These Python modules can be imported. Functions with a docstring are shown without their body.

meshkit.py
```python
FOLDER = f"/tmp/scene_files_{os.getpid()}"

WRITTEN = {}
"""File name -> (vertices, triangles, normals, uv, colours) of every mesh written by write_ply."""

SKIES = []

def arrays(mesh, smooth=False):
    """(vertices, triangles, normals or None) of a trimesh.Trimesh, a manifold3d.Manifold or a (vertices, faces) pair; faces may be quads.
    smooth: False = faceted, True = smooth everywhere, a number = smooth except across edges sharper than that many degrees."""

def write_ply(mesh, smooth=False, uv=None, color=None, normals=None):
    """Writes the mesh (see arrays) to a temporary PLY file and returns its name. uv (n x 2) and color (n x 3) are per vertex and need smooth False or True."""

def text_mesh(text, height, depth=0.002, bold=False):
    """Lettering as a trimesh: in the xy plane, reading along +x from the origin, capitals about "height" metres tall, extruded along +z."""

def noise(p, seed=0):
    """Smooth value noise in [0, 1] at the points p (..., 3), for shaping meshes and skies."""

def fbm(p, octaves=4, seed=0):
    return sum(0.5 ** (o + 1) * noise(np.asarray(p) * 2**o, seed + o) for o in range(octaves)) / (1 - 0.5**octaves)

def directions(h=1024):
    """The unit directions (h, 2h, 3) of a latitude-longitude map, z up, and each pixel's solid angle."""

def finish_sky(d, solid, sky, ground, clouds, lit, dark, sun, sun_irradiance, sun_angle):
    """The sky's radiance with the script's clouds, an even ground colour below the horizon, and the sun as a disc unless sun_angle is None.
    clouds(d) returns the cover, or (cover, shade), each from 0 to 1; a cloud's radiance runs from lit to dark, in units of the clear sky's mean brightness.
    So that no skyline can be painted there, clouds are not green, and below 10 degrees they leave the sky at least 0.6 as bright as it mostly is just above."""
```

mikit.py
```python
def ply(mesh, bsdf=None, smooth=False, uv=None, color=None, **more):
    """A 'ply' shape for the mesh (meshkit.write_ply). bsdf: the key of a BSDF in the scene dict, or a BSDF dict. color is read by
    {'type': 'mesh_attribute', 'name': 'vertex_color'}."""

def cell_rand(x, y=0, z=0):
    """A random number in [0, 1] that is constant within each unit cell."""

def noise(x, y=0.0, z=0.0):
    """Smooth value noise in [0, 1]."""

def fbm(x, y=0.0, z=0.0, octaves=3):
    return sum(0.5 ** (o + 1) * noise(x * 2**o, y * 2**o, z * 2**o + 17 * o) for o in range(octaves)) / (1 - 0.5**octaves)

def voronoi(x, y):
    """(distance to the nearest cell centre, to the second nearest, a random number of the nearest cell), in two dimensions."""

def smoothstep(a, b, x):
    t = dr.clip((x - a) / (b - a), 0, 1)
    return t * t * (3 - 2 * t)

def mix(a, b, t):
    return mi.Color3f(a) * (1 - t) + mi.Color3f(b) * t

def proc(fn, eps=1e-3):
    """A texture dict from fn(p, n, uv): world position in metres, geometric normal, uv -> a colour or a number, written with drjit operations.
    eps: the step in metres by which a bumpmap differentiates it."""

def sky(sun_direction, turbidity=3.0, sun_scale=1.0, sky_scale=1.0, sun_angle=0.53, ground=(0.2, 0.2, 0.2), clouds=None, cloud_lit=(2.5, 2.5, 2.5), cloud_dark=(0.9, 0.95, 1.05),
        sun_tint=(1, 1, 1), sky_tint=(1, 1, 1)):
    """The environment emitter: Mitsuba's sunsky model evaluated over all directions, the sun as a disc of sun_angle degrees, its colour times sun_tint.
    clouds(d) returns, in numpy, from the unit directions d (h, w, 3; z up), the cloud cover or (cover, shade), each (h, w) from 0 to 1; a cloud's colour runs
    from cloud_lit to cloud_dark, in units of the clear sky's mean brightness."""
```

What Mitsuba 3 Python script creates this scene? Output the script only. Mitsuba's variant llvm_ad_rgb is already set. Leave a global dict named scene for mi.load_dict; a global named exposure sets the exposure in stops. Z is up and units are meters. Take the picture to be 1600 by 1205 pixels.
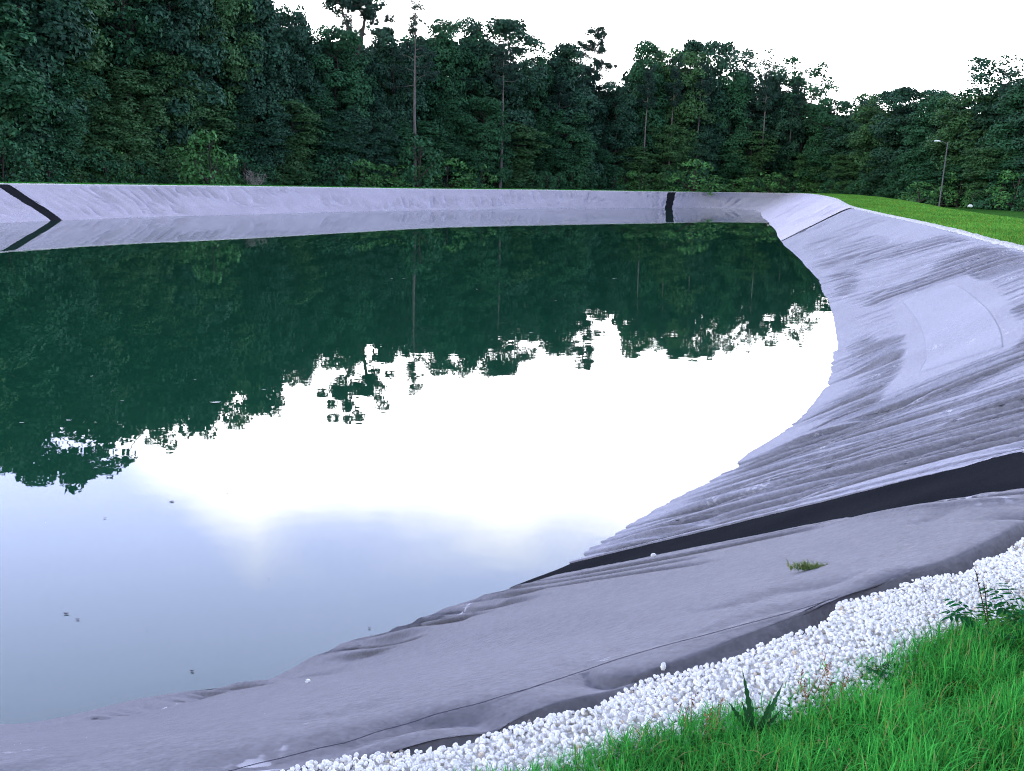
import math, random
import numpy as np, trimesh
import drjit as dr
import mitsuba as mi
import mikit, meshkit
from mikit import ply, proc, noise, fbm, smoothstep, mix
from scipy.interpolate import Akima1DInterpolator
from scipy.spatial import cKDTree

T = mi.ScalarTransform4f
scene, labels = {}, {}
R = np.random.default_rng(7)

# ------------------------------------------------------------------ camera, sky, exposure
W0, H0, F = 1600.0, 1205.0, 1560.0          # photo size and focal length in its pixels
EYE = np.array([0.0, 0.0, 4.2])             # the water is z = 0
PITCH, ROLL = math.atan(320.5 / F), math.radians(1.43)
FWD = np.array([0, math.cos(PITCH), -math.sin(PITCH)])
_r0, _u0 = np.array([1.0, 0, 0]), np.array([0, math.sin(PITCH), math.cos(PITCH)])
UP = _u0 * math.cos(ROLL) - _r0 * math.sin(ROLL)
RIGHT = _r0 * math.cos(ROLL) + _u0 * math.sin(ROLL)
scene['camera'] = {'type': 'perspective', 'fov': math.degrees(2 * math.atan(W0 / 2 / F)), 'fov_axis': 'x', 'near_clip': 0.05, 'far_clip': 5000.0,
                   'to_world': T().look_at(origin=EYE.tolist(), target=(EYE + FWD).tolist(), up=UP.tolist())}
exposure = 2.2


def clouds(d):
    """A bright white bank of cloud low ahead, thinning upwards into blue-grey haze and broken cloud."""
    el = np.degrees(np.arcsin(np.clip(d[..., 2], -1, 1)))
    az = np.arctan2(d[..., 0], d[..., 1])
    n = meshkit.fbm(d * 3.0 + 4.0, 6, 3)
    e = el + 20 * (n - 0.5) + 14.0 * np.clip(-np.degrees(az) / 15 - 1.0, 0, 1.2) + 2.0 * np.clip(np.degrees(az) / 15, 0, 1)
    front = (0.5 + 0.5 * np.cos(az)) ** 1.5
    t = np.clip((26.8 - e) / 5.0, 0, 1)
    bank = t * t * (3 - 2 * t)                                            # heaped white cloud ahead
    mid = np.clip((52 - el - 10 * (meshkit.fbm(d * 2.2 + 7.0, 4, 12) - 0.5)) / 24, 0, 1)      # pale haze above it
    broken = np.clip((meshkit.fbm(d * np.array([2.0, 2.0, 4.0]) + 11.0, 5, 8) - 0.42) / 0.25, 0, 1) * 0.08
    cover = np.maximum(np.maximum(bank * (0.3 + 0.7 * front), mid * front), broken)
    return cover, 1 - bank * (0.10 + 0.90 * front)


scene['sky'] = mikit.sky((-0.62, -0.66, 0.42), turbidity=3.0, sun_scale=0.26, sun_angle=24.0, sun_tint=(0.68, 0.92, 1.40), sky_tint=(1.04, 1.0, 1.04), clouds=clouds, cloud_lit=(21.0, 21.0, 21.5), cloud_dark=(11.0, 12.4, 20.0))


def ray(px, py):
    d = FWD + RIGHT * (px - W0 / 2) / F - UP * (py - H0 / 2) / F
    return d


def at_z(px, py, z):
    d = ray(px, py)
    return EYE + d * (z - EYE[2]) / d[2]


def at_y(px, py, y):
    d = ray(px, py)
    return EYE + d * y / d[1]


def project(p):
    q = np.asarray(p, float) - EYE
    zf = q @ FWD
    return np.stack([W0 / 2 + F * (q @ RIGHT) / zf, H0 / 2 - F * (q @ UP) / zf], -1), zf


# ------------------------------------------------------------------ helpers
def tag(key, label=None, cat=None, group=None, kind=None):
    d = {}
    if label: d['label'] = label
    if cat: d['category'] = cat
    if group: d['group'] = group
    if kind: d['kind'] = kind
    labels[key] = d


_count = {}


def numbered(name):
    n = _count.get(name, 0)
    _count[name] = n + 1
    return name if n == 0 else f'{name}_{n:03d}'


def rgb(*c):
    return {'type': 'rgb', 'value': list(c)}


def tube(points, radii, sides=7):
    p = np.asarray(points, float)
    t = np.gradient(p, axis=0)
    t /= np.linalg.norm(t, axis=1, keepdims=True) + 1e-12
    a = np.cross(t, np.where(np.abs(t[:, 2:]) < 0.9, [0, 0, 1.0], [1.0, 0, 0]))
    a /= np.linalg.norm(a, axis=1, keepdims=True) + 1e-12
    b, ang = np.cross(t, a), np.arange(sides) * 2 * np.pi / sides
    r = np.broadcast_to(radii, (len(p),))
    v = (p[:, None] + r[:, None, None] * (np.cos(ang)[None, :, None] * a[:, None] + np.sin(ang)[None, :, None] * b[:, None])).reshape(-1, 3)
    i, j = np.meshgrid(np.arange(len(p) - 1), np.arange(sides), indexing='ij')
    q = np.stack([i * sides + j, i * sides + (j + 1) % sides, (i + 1) * sides + (j + 1) % sides, (i + 1) * sides + j], -1).reshape(-1, 4)
    f = np.vstack([q[:, [0, 1, 2]], q[:, [0, 2, 3]]])
    caps = []
    for base, flip in ((0, True), ((len(p) - 1) * sides, False)):
        fan = np.stack([np.full(sides - 2, base), base + 1 + np.arange(sides - 2), base + 2 + np.arange(sides - 2)], 1)
        caps.append(fan[:, ::-1] if flip else fan)
    return v, np.vstack([f] + caps)


def join(parts):
    vs, fs, at = [], [], 0
    for v, f in parts:
        vs.append(v); fs.append(np.asarray(f) + at); at += len(v)
    return np.vstack(vs), np.vstack(fs)


def grid_faces(nu, nv):
    i, j = np.meshgrid(np.arange(nu - 1), np.arange(nv - 1), indexing='ij')
    a = (i * nv + j).ravel()
    q = np.stack([a, a + nv, a + nv + 1, a + 1], 1)
    return np.vstack([q[:, [0, 1, 2]], q[:, [0, 2, 3]]])


# ------------------------------------------------------------------ materials
def fabric(p, tone):
    x, y = p.x, p.y
    grain = noise(x * 90, y * 90, p.z * 90)
    grain2 = noise(x * 34, y * 34, p.z * 34)
    blotch = fbm(x * 0.55 + 3, y * 0.55, p.z * 0.9, 4)
    streak = fbm(x * 6.0, y * 6.0, p.z * 6.0, 3)
    c = mix((0.135, 0.135, 0.168), (0.322, 0.318, 0.370), 0.40 * grain + 0.40 * grain2 + 0.30 * blotch + 0.15 * streak - 0.12) * mi.Color3f(tone)
    # chalky limestone dust: small broken smears where gravel was tipped and dragged over the cloth
    dust = smoothstep(0.66, 0.78, fbm(x * 3.1 + 7, y * 3.1, p.z * 3.1, 3)) * smoothstep(0.52, 0.66, noise(x * 34, y * 34, p.z * 34)) * smoothstep(0.56, 0.62, noise(x * 0.8 + 1.7, y * 0.8, 0.0))
    return mix(c, (0.50, 0.49, 0.53), 0.7 * dust)


def m_fabric(p, n, uv): return fabric(p, (1.0, 1.0, 1.0))
def m_fabric_dull(p, n, uv): return fabric(p, (0.53, 0.52, 0.505))          # the near panel is a duller grey
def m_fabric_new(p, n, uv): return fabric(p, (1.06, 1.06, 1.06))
def m_fabric_far_lit(p, n, uv): return fabric(p, (1.80, 1.68, 1.60))          # far panels: same cloth, colour lifted to make up for weak light there


def m_black(p, n, uv):
    g = noise(p.x * 120, p.y * 120, p.z * 120)
    b = fbm(p.x * 1.2, p.y * 1.2, p.z * 2, 3)
    return mix((0.008, 0.009, 0.011), (0.030, 0.031, 0.035), 0.5 * g + 0.5 * b)


def m_ground(p, n, uv):
    a = fbm(p.x * 0.35, p.y * 0.35, 0.0, 4)
    g = noise(p.x * 9, p.y * 9, 0.0)
    return mix(mix((0.030, 0.105, 0.018), (0.060, 0.180, 0.030), a), (0.075, 0.10, 0.03), 0.35 * smoothstep(0.55, 0.8, g))


def m_gravelbed(p, n, uv):
    g = noise(p.x * 22, p.y * 22, p.z * 22)
    h = noise(p.x * 9 + 5, p.y * 9, 0.0)
    return mix((0.42, 0.40, 0.36), (0.80, 0.79, 0.75), 0.6 * g + 0.4 * h)


def m_bark(p, n, uv):
    g = fbm(p.x * 6, p.y * 6, p.z * 1.2, 3)
    return mix((0.035, 0.030, 0.028), (0.12, 0.10, 0.09), g)


def m_pinebark(p, n, uv):
    g = fbm(p.x * 6, p.y * 6, p.z * 1.2, 3)
    return mix((0.10, 0.085, 0.08), (0.27, 0.235, 0.22), g)


def m_ripple(p, n, uv):
    a = fbm(p.x * 0.9, p.y * 1.7, 0.0, 3)
    b = noise(p.x * 5.0, p.y * 8.0, 0.0)
    calm = smoothstep(0.35, 0.75, noise(p.x * 0.06 + 9, p.y * 0.045, 0.0))
    return (a * 0.9 + 0.10 * b) * (0.25 + 0.75 * calm)


def m_grain(p, n, uv):
    return noise(p.x * 170, p.y * 170, p.z * 170) * 0.6 + noise(p.x * 60, p.y * 60, p.z * 60)


VC = {'type': 'mesh_attribute', 'name': 'vertex_color'}
for k_, fn_ in (('m_fabric', m_fabric), ('m_fabric_dull', m_fabric_dull), ('m_fabric_far_lit', m_fabric_far_lit), ('m_fabric_new', m_fabric_new)):
    scene[k_] = {'type': 'twosided', 'bsdf': {'type': 'bumpmap', 'arbitrary': proc(m_grain, 2e-3), 'scale': 0.0018,
                 'bsdf': {'type': 'principled', 'base_color': proc(fn_), 'roughness': 0.85, 'specular': 0.25, 'sheen': 0.4}}}
scene['m_black'] = {'type': 'twosided', 'bsdf': {'type': 'bumpmap', 'arbitrary': proc(m_grain, 2e-3), 'scale': 0.003, 'bsdf': {'type': 'diffuse', 'reflectance': proc(m_black)}}}
scene['m_ground'] = {'type': 'diffuse', 'reflectance': proc(m_ground)}
scene['m_gravelbed'] = {'type': 'diffuse', 'reflectance': proc(m_gravelbed)}
scene['m_stone'] = {'type': 'principled', 'base_color': VC, 'roughness': 0.8, 'specular': 0.3}
scene['m_bark'] = {'type': 'diffuse', 'reflectance': proc(m_bark)}
scene['m_pinebark'] = {'type': 'diffuse', 'reflectance': proc(m_pinebark)}
scene['m_leaf'] = {'type': 'twosided', 'bsdf': {'type': 'principled', 'base_color': VC, 'roughness': 0.65, 'specular': 0.15}}
scene['m_blade'] = {'type': 'principledthin', 'base_color': VC, 'roughness': 0.5, 'diff_trans': 0.7}
scene['m_water'] = {'type': 'bumpmap', 'arbitrary': proc(m_ripple, 0.02), 'scale': 0.0012,
                    'bsdf': {'type': 'plastic', 'int_ior': 1.333, 'diffuse_reflectance': rgb(0.008, 0.052, 0.027)}}
scene['m_dark'] = {'type': 'diffuse', 'reflectance': rgb(0.09, 0.085, 0.11)}
scene['m_pole'] = {'type': 'principled', 'base_color': rgb(0.14, 0.135, 0.14), 'roughness': 0.8}
scene['m_white'] = {'type': 'principled', 'base_color': rgb(0.85, 0.85, 0.83), 'roughness': 0.5}
scene['m_twig'] = {'type': 'diffuse', 'reflectance': rgb(0.42, 0.36, 0.33)}
scene['m_debris'] = {'type': 'twosided', 'bsdf': {'type': 'diffuse', 'reflectance': VC}}

# ------------------------------------------------------------------ the pond: waterline P (z = 0) and rim Q, joined by the lines along which the cloth is creased
def wl(px, py): return at_z(px, py, 0.0)[:2]


def rm(px, py, z=2.75):
    return at_z(px, py, z)


def rd(px, py, y):           # rim point seen at a pixel, at a known distance
    return at_y(px, py, y)


PAIRS = [
    ((-62, 35), (-69, 35, 2.75)),
    ((-50, 16), (-55, 9, 2.75)),
    ((-28, 8.6), (-25, 1.2, 2.75)),
    ((-13, 7.5), (-9.5, 0.6, 2.75)),
    ((-6.5, 7.5), (-3.2, 1.3, 2.75)),
    (wl(0, 1140), rm(460, 1206)),
    (wl(250, 1093), rm(1000, 1076)),
    (wl(400, 1078), rm(1240, 988)),
    (wl(520, 1018), rm(1390, 924)),
    (wl(600, 990), rm(1500, 893)),
    (wl(700, 950), (2.1, 3.94, 2.75)),
    (wl(815, 909), (3.1, 4.94, 2.75)),
    (wl(888, 879), (4.25, 6.2, 2.75)),
    (wl(1000, 805), (5.9, 8.4, 2.75)),
    (wl(1200, 692), (8.6, 13.6, 2.75)),
    (wl(1290, 600), (10.8, 18.8, 2.75)),
    (wl(1302, 500), rm(1625, 396)),
    (wl(1280, 440), rm(1536, 373)),
    (wl(1247, 402), rm(1435, 347)),
    (wl(1220, 377), rd(1332, 324, 74)),
    (wl(1209, 358), rd(1302, 310, 110)),
    (wl(1193, 341), rd(1268, 303.5, 155)),
    (wl(1176, 328), rd(1230, 302, 205)),
    (wl(1110, 325), rd(1120, 300.5, 200)),
    (wl(1045, 325), rd(1050, 300, 188)),
    (wl(860, 326), rd(850, 297, 164)),
    (wl(700, 328), rd(685, 295.5, 145)),
    (wl(540, 331), rd(510, 293, 124)),
    (wl(400, 335), rd(350, 291, 109)),
    (wl(240, 339), rd(170, 289, 97)),
    (wl(90, 344.5), rd(0, 287, 86)),
    ((-44, 65), (-51.5, 67, 2.75)),
    ((-55, 48), (-62.5, 49, 2.75)),
]
_P = np.array([np.asarray(p, float)[:2] for p, q in PAIRS])
_Q = np.array([np.asarray(q, float) for p, q in PAIRS])


def closed_curve(a, n=9000):
    k = 4
    b = np.vstack([a[-k:], a, a[:k + 1]])
    # one parameter for both curves
    mid = np.hstack([_P, _P * 0])[:, :2] * 0.5 + _Q[:, :2] * 0.5
    m = np.vstack([mid[-k:], mid, mid[:k + 1]])
    t = np.r_[0, np.cumsum(np.linalg.norm(np.diff(m, axis=0), axis=1) ** 0.7)]
    f = Akima1DInterpolator(t, b, method='makima')
    return f(np.linspace(t[k], t[k + len(a)], n + 1))


CP, CQ = closed_curve(_P), closed_curve(_Q)
_mid = 0.5 * (CP + CQ[:, :2])
CS = np.r_[0, np.cumsum(np.linalg.norm(np.diff(_mid, axis=0), axis=1))]
TOTAL = CS[-1]
_dist = np.linalg.norm(_mid, axis=1)
_scale = np.clip((_dist / 11.0) ** 0.75, 1.0, 4.5)
CW = np.r_[0, np.cumsum(np.diff(CS) / (0.5 * (_scale[1:] + _scale[:-1])))]      # crease coordinate: creases look coarser farther round the pond
_tan = np.gradient(CQ[:, :2], axis=0)
for _ in range(3):
    k = np.ones(41) / 41
    _tan = np.stack([np.convolve(np.r_[_tan[-60:, c], _tan[:, c], _tan[:60, c]], k, 'same')[60:-60] for c in (0, 1)], 1)
_tan /= np.linalg.norm(_tan, axis=1, keepdims=True)
CN = np.stack([_tan[:, 1], -_tan[:, 0]], 1)                                       # outward


def cur(arr, s):
    s = np.mod(s, TOTAL)
    return np.stack([np.interp(s, CS, arr[:, c]) for c in range(arr.shape[1])], -1)


def cur1(arr, s):
    return np.interp(np.mod(s, TOTAL), CS, arr)


def s_of_pair(i):
    d = np.linalg.norm(CP - _P[i], axis=1) + np.linalg.norm(CQ[:, :2] - _Q[i, :2], axis=1)
    return CS[np.argmin(d)]


def sstep(a, b, x):
    t = np.clip((x - a) / (b - a), 0, 1)
    return t * t * (3 - 2 * t)


def surf(s, v):
    p, q = cur(CP, s), cur(CQ, s)
    xy = p + (q[..., :2] - p) * v[..., None]
    k = 22.0
    g = -np.log(np.exp(-k * 1.04 * v) + math.exp(-k)) / k
    w = (v - 1.0) * ((q[..., :2] - p) * cur(CN, s)).sum(-1)                 # the cloth turns down into its anchor trench under the gravel
    near = sstep(14.0, 10.0, cur1(_dist, s))
    roll = near * (0.25 + 1.1 * meshkit.noise(np.stack([s * 1.5, 0 * s, 0 * s], -1), 17))
    z = q[..., 2] * g + roll * (0.035 * sstep(-0.55, -0.19, w) - 0.085 * sstep(-0.160, -0.075, w)) - 0.12 * sstep(0.0, 0.25, w)
    return np.concatenate([xy, z[..., None]], -1)


def ridge(n, p=2.0):
    return (1 - np.abs(2 * n - 1)) ** p


S_GAP, S_GAP2 = s_of_pair(11), s_of_pair(12)
S_SMOOTH, S_CORNER = s_of_pair(17), s_of_pair(22)


def folds(s, v, mode=True):
    q = cur1(CW, s)
    sc = cur1(_scale, s)
    z0 = 0 * q
    nz = meshkit.noise
    q = q + 0.22 * (nz(np.stack([q * 0.8, v * 2.5, z0], -1), 1) - 0.5)
    m = 0.22 + 0.78 * sstep(0.36, 0.60, nz(np.stack([q / 1.6, v * 2.3, z0 + 3], -1), 2))
    near = sstep(S_GAP, S_GAP - 0.6, s) * sstep(S_GAP - 30, S_GAP - 20, s)        # the cloth below the gap lies flat at its top and is bunched at the water
    m = m * (1 - near * sstep(0.16, 0.42, v + 0.06 * (sc - 1)))
    aft = sstep(S_GAP2, S_GAP2 + 0.3, s) * sstep(S_GAP2 + 9, S_GAP2 + 1.5, s)
    m = np.maximum(m, aft * (0.35 + 0.6 * nz(np.stack([q * 1.1, v * 3, z0 + 8], -1), 4)))
    m = np.maximum(m, 0.40 * near * sstep(0.34, 0.10, v) * sstep(S_GAP - 7, S_GAP - 4, s))
    m = m * (1 - 0.85 * near * sstep(S_GAP - 3.2, S_GAP - 5.5, s))
    flat = sstep(-26.6, -25.0, s - S_SMOOTH) * sstep(-9.8, -11.2, s - S_SMOOTH) * sstep(0.29, 0.36, v) * sstep(0.75, 0.69, v)      # under the patch
    m = m * (1 - 0.97 * flat) * (1 - 0.72 * sstep(S_SMOOTH - 4, S_SMOOTH + 14, s) * sstep(S_CORNER + 10, S_CORNER, s))
    h = 0.050 * ridge(nz(np.stack([q / 0.17, v * 1.5, z0], -1), 5), 2.2)
    h = h + 0.055 * ridge(nz(np.stack([q / 0.45, v * 1.1, z0], -1), 6), 3.0)
    m2 = np.clip(m * 1.25 - 0.12, 0, 1)
    h = h - 0.15 * ridge(nz(np.stack([q / 0.30 + 40, v * 1.2, z0], -1), 15), 5.0) * m2 / np.maximum(m, 0.05)
    h = h - 0.105 * ridge(nz(np.stack([q / 0.14 + 40, v * 1.7, z0], -1), 16), 4.0) * m2 / np.maximum(m, 0.05)
    h = h * m * (sc ** 0.50) * sstep(1.0, 0.88, v)
    # long deep creases on both sides of the black gap
    wv = 0.25 * (nz(np.stack([v * 3.0, 0 * s + 2.0, z0], -1), 31) - 0.5)
    for off, va, vb, dep, wid in ((0.50, 0.12, 1.0, 0.10, 0.045), (0.95, 0.05, 0.95, 0.16, 0.07), (1.55, 0.1, 1.0, 0.13, 0.06), (1.85, 0.3, 1.0, 0.09, 0.04), (2.6, 0.05, 0.7, 0.11, 0.06), (3.6, 0.25, 0.95, 0.09, 0.06), (4.9, 0.0, 0.6, 0.10, 0.07)):
        h = h - dep * np.exp(-((s - S_GAP2 - off - wv) / wid) ** 2) * sstep(va - 0.02, va + 0.15, v) * sstep(vb, vb - 0.2, v)
    for off, va, vb, dep, wid in ((-0.40, 0.0, 0.80, 0.10, 0.06), (-0.72, 0.02, 0.62, 0.11, 0.06), (-1.05, 0.15, 0.70, 0.09, 0.06), (-1.5, 0.0, 0.45, 0.10, 0.07)):
        h = h - dep * np.exp(-((s - S_GAP - off - wv) / wid) ** 2) * sstep(va - 0.1, va + 0.08, v) * sstep(vb, vb - 0.2, v)
    h = h * (1 - (1 - near) * 0.8 * sstep(0.20, 0.03, v)) * (1 - near * (0.45 + 0.5 * sstep(S_GAP - 1.5, S_GAP - 3.0, s)) * sstep(0.26, 0.06, v))
    big = 0.10 * (nz(np.stack([q / 1.5, v * 2.2, z0 + 5], -1), 7) - 0.5) * sstep(1.0, 0.8, v)
    big = big - 0.07 * ridge(nz(np.stack([q / 0.5, v * 22.0, z0 + 2], -1), 9), 3.0) * near * sstep(0.84, 0.95, v) * sstep(1.03, 0.99, v) * sstep(0.45, 0.6, nz(np.stack([q / 1.1, z0, z0 + 6], -1), 21))
    return big if mode == 'big' else np.maximum(h, -0.3) + big


def panel_grid(cols_l, cols_r, ds_fn, rows, skirt=True, v0=-0.35, v1=1.05, fold=True, lift=0.0):
    """A sheet of cloth between two edge lines cols_l(v), cols_r(v); v runs from under the water to under the gravel."""
    v = np.r_[np.linspace(v0, -0.06, 6)[:-1], np.linspace(-0.06, 0.955, rows)[:-1], np.linspace(0.955, v1, 40)]
    L, Rr = cols_l(v), cols_r(v)
    base = [float(np.mean(L))]
    end = float(np.mean(Rr))
    while base[-1] < end:
        base.append(base[-1] + ds_fn(base[-1]))
    u = (np.array(base) - base[0]) / (base[-1] - base[0])
    s = L[None] + (Rr - L)[None] * u[:, None]
    vv = np.broadcast_to(v, s.shape)
    p = surf(s, vv)
    du, dv = np.gradient(p, axis=0), np.gradient(p, axis=1)
    n = np.cross(dv, du)
    n /= np.linalg.norm(n, axis=-1, keepdims=True)
    n = np.where(n[..., 2:] < 0, -n, n)
    h = folds(s, vv, fold) if fold else 0 * s
    if skirt:                                            # the cut edges of the cloth lie flat
        h = h * sstep(0.02, 0.35, s - L[None]) * sstep(0.02, 0.35, Rr[None] - s)
    if fold == 'big':                                    # under the cloth the black sheet lies lower
        away = np.min([np.maximum(np.abs(s - c_) - w_, 0) for c_, w_ in GAP_S], axis=0)
        lift = lift - 0.45 * sstep(0.25, 0.8, away)
    if fold is True:                                     # the pleats lean over towards the start of the panel and shade their own undersides
        p = surf(s - 1.0 * np.clip(h, -0.35, 0.2), vv)
    p = p + n * (h + lift)[..., None]
    if skirt:
        p = np.concatenate([p[:1] - n[:1] * 0.02, p, p[-1:] - n[-1:] * 0.02], 0)
    f = grid_faces(p.shape[0], p.shape[1])
    a, b, c = (p.reshape(-1, 3)[f[:200, k]] for k in range(3))
    if np.mean(np.cross(b - a, c - a)[:, 2]) < 0:
        f = f[:, ::-1]
    return p.reshape(-1, 3), f, s, vv, p


def ds_fn(s):
    d = float(cur1(_dist, s))
    x, y = cur(_mid, s)
    seen = y > 0 and abs(x / max(y, 0.1)) < 0.75 or d < 9
    return max(0.026, 0.0024 * d if d < 60 else 0.0018 * d) if seen else 1.2


# gaps between the cloth panels, where the black liner shows
def gap(i, w_low, w_high, seed, rough, j=None):
    s0 = s_of_pair(i)
    def edge(side):
        def f(v):
            w = w_low + (w_high - w_low) * np.clip(v, 0, 1)
            wob = rough * (meshkit.noise(np.stack([v * 9, 0 * v, 0 * v + seed], -1), seed) - 0.5)
            wob = wob + 0.3 * rough * (meshkit.noise(np.stack([v * 90, 0 * v, 0 * v], -1), seed + side + 5) - 0.5)
            if j and not side:                          # at the waterline the gap runs out into a thin tongue
                wob = wob - (s0 - s_of_pair(i - 1)) * np.clip((0.11 - v) / 0.12, 0, 1) ** 1.1
            return (s_of_pair(j) if side and j else s0) + (0 if j else (side - 0.5) * w) + wob
        return f
    return edge(0), edge(1)


GAPS = [gap(11, 0, 0, 1, 0.10, 12), gap(19, 1.3, 1.5, 2, 0.15), gap(24, 2.4, 2.4, 3, 0.3), gap(30, 1.3, 1.5, 4, 0.2)]
GAP_S = [((s_of_pair(11) + s_of_pair(12)) / 2, (s_of_pair(12) - s_of_pair(11)) / 2), (s_of_pair(19), 0.75), (s_of_pair(24), 1.2), (s_of_pair(30), 0.75)]
PANEL_LABELS = [
    'grey fabric panel along the near bank, below the wide black gap',
    'grey creased fabric panel sweeping round the right bank between the two black gaps',
    'grey fabric panel lining the far right corner beyond the thin black gap',
    'long pale grey fabric panel lining the far bank between two black gaps',
    'grey fabric panel at the far left, beyond the slanting black gap']
_edges = [GAPS[3][1], GAPS[0][0], GAPS[0][1], GAPS[1][0], GAPS[1][1], GAPS[2][0], GAPS[2][1], GAPS[3][0]]
# the panel left of the leftmost gap and the near one belong to one run of the rim; a lap joins them out of sight
S_LAP = s_of_pair(1)
PANELS = [(lambda v: S_LAP + 0 * v, _edges[1]), (_edges[2], _edges[3]), (_edges[4], _edges[5]), (_edges[6], _edges[7]), (_edges[0], lambda v: TOTAL + S_LAP - 0.1 + 0 * v)]
NEAR = None
NSV = []
for i, (l, r) in enumerate(PANELS):
    v, f, s, vv, p = panel_grid(l, r, ds_fn, (170, 120, 50, 45, 40)[i])
    key = numbered('fabric_panel')
    scene[key] = ply((v, f), ('m_fabric_dull', 'm_fabric', 'm_fabric_far_lit', 'm_fabric_far_lit', 'm_fabric_far_lit')[i], smooth=True)
    tag(key, PANEL_LABELS[i], 'liner panel', 'fabric panels lining the pond')
    if i < 2:
        pts = p[1:-1].reshape(-1, 3)
        NSV.append(np.stack([s, vv], -1).reshape(-1, 2))
        NEAR = pts if NEAR is None else np.vstack([NEAR, pts])
v, f, *_ = panel_grid(lambda v: 0 * v, lambda v: TOTAL + 0 * v, lambda s: max(0.10, ds_fn(s) * 1.5), 60, skirt=False, fold='big', lift=-0.03)
scene['black_liner'] = ply((v, f), 'm_black', smooth=True)
tag('black_liner', 'black plastic pond liner showing in the gaps between the grey fabric panels', 'pond liner')

_near_ok = NEAR[(NEAR[:, 1] > 1.0)]
_pp, _zz = project(_near_ok)
_in = (_zz > 1) & (_pp[:, 0] > -60) & (_pp[:, 0] < 1700) & (_pp[:, 1] < 1300) & (_near_ok[:, 2] > -0.05)
_near_ok, _pp, _nsv = _near_ok[_in], _pp[_in], np.vstack(NSV)[NEAR[:, 1] > 1.0][_in]
_tree = cKDTree(_pp)


def on_liner(px, py):
    d, i = _tree.query([px, py], k=6)
    j = i[np.argmin(np.linalg.norm(_near_ok[i] - EYE, axis=1))]
    return _near_ok[j].copy()


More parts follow.
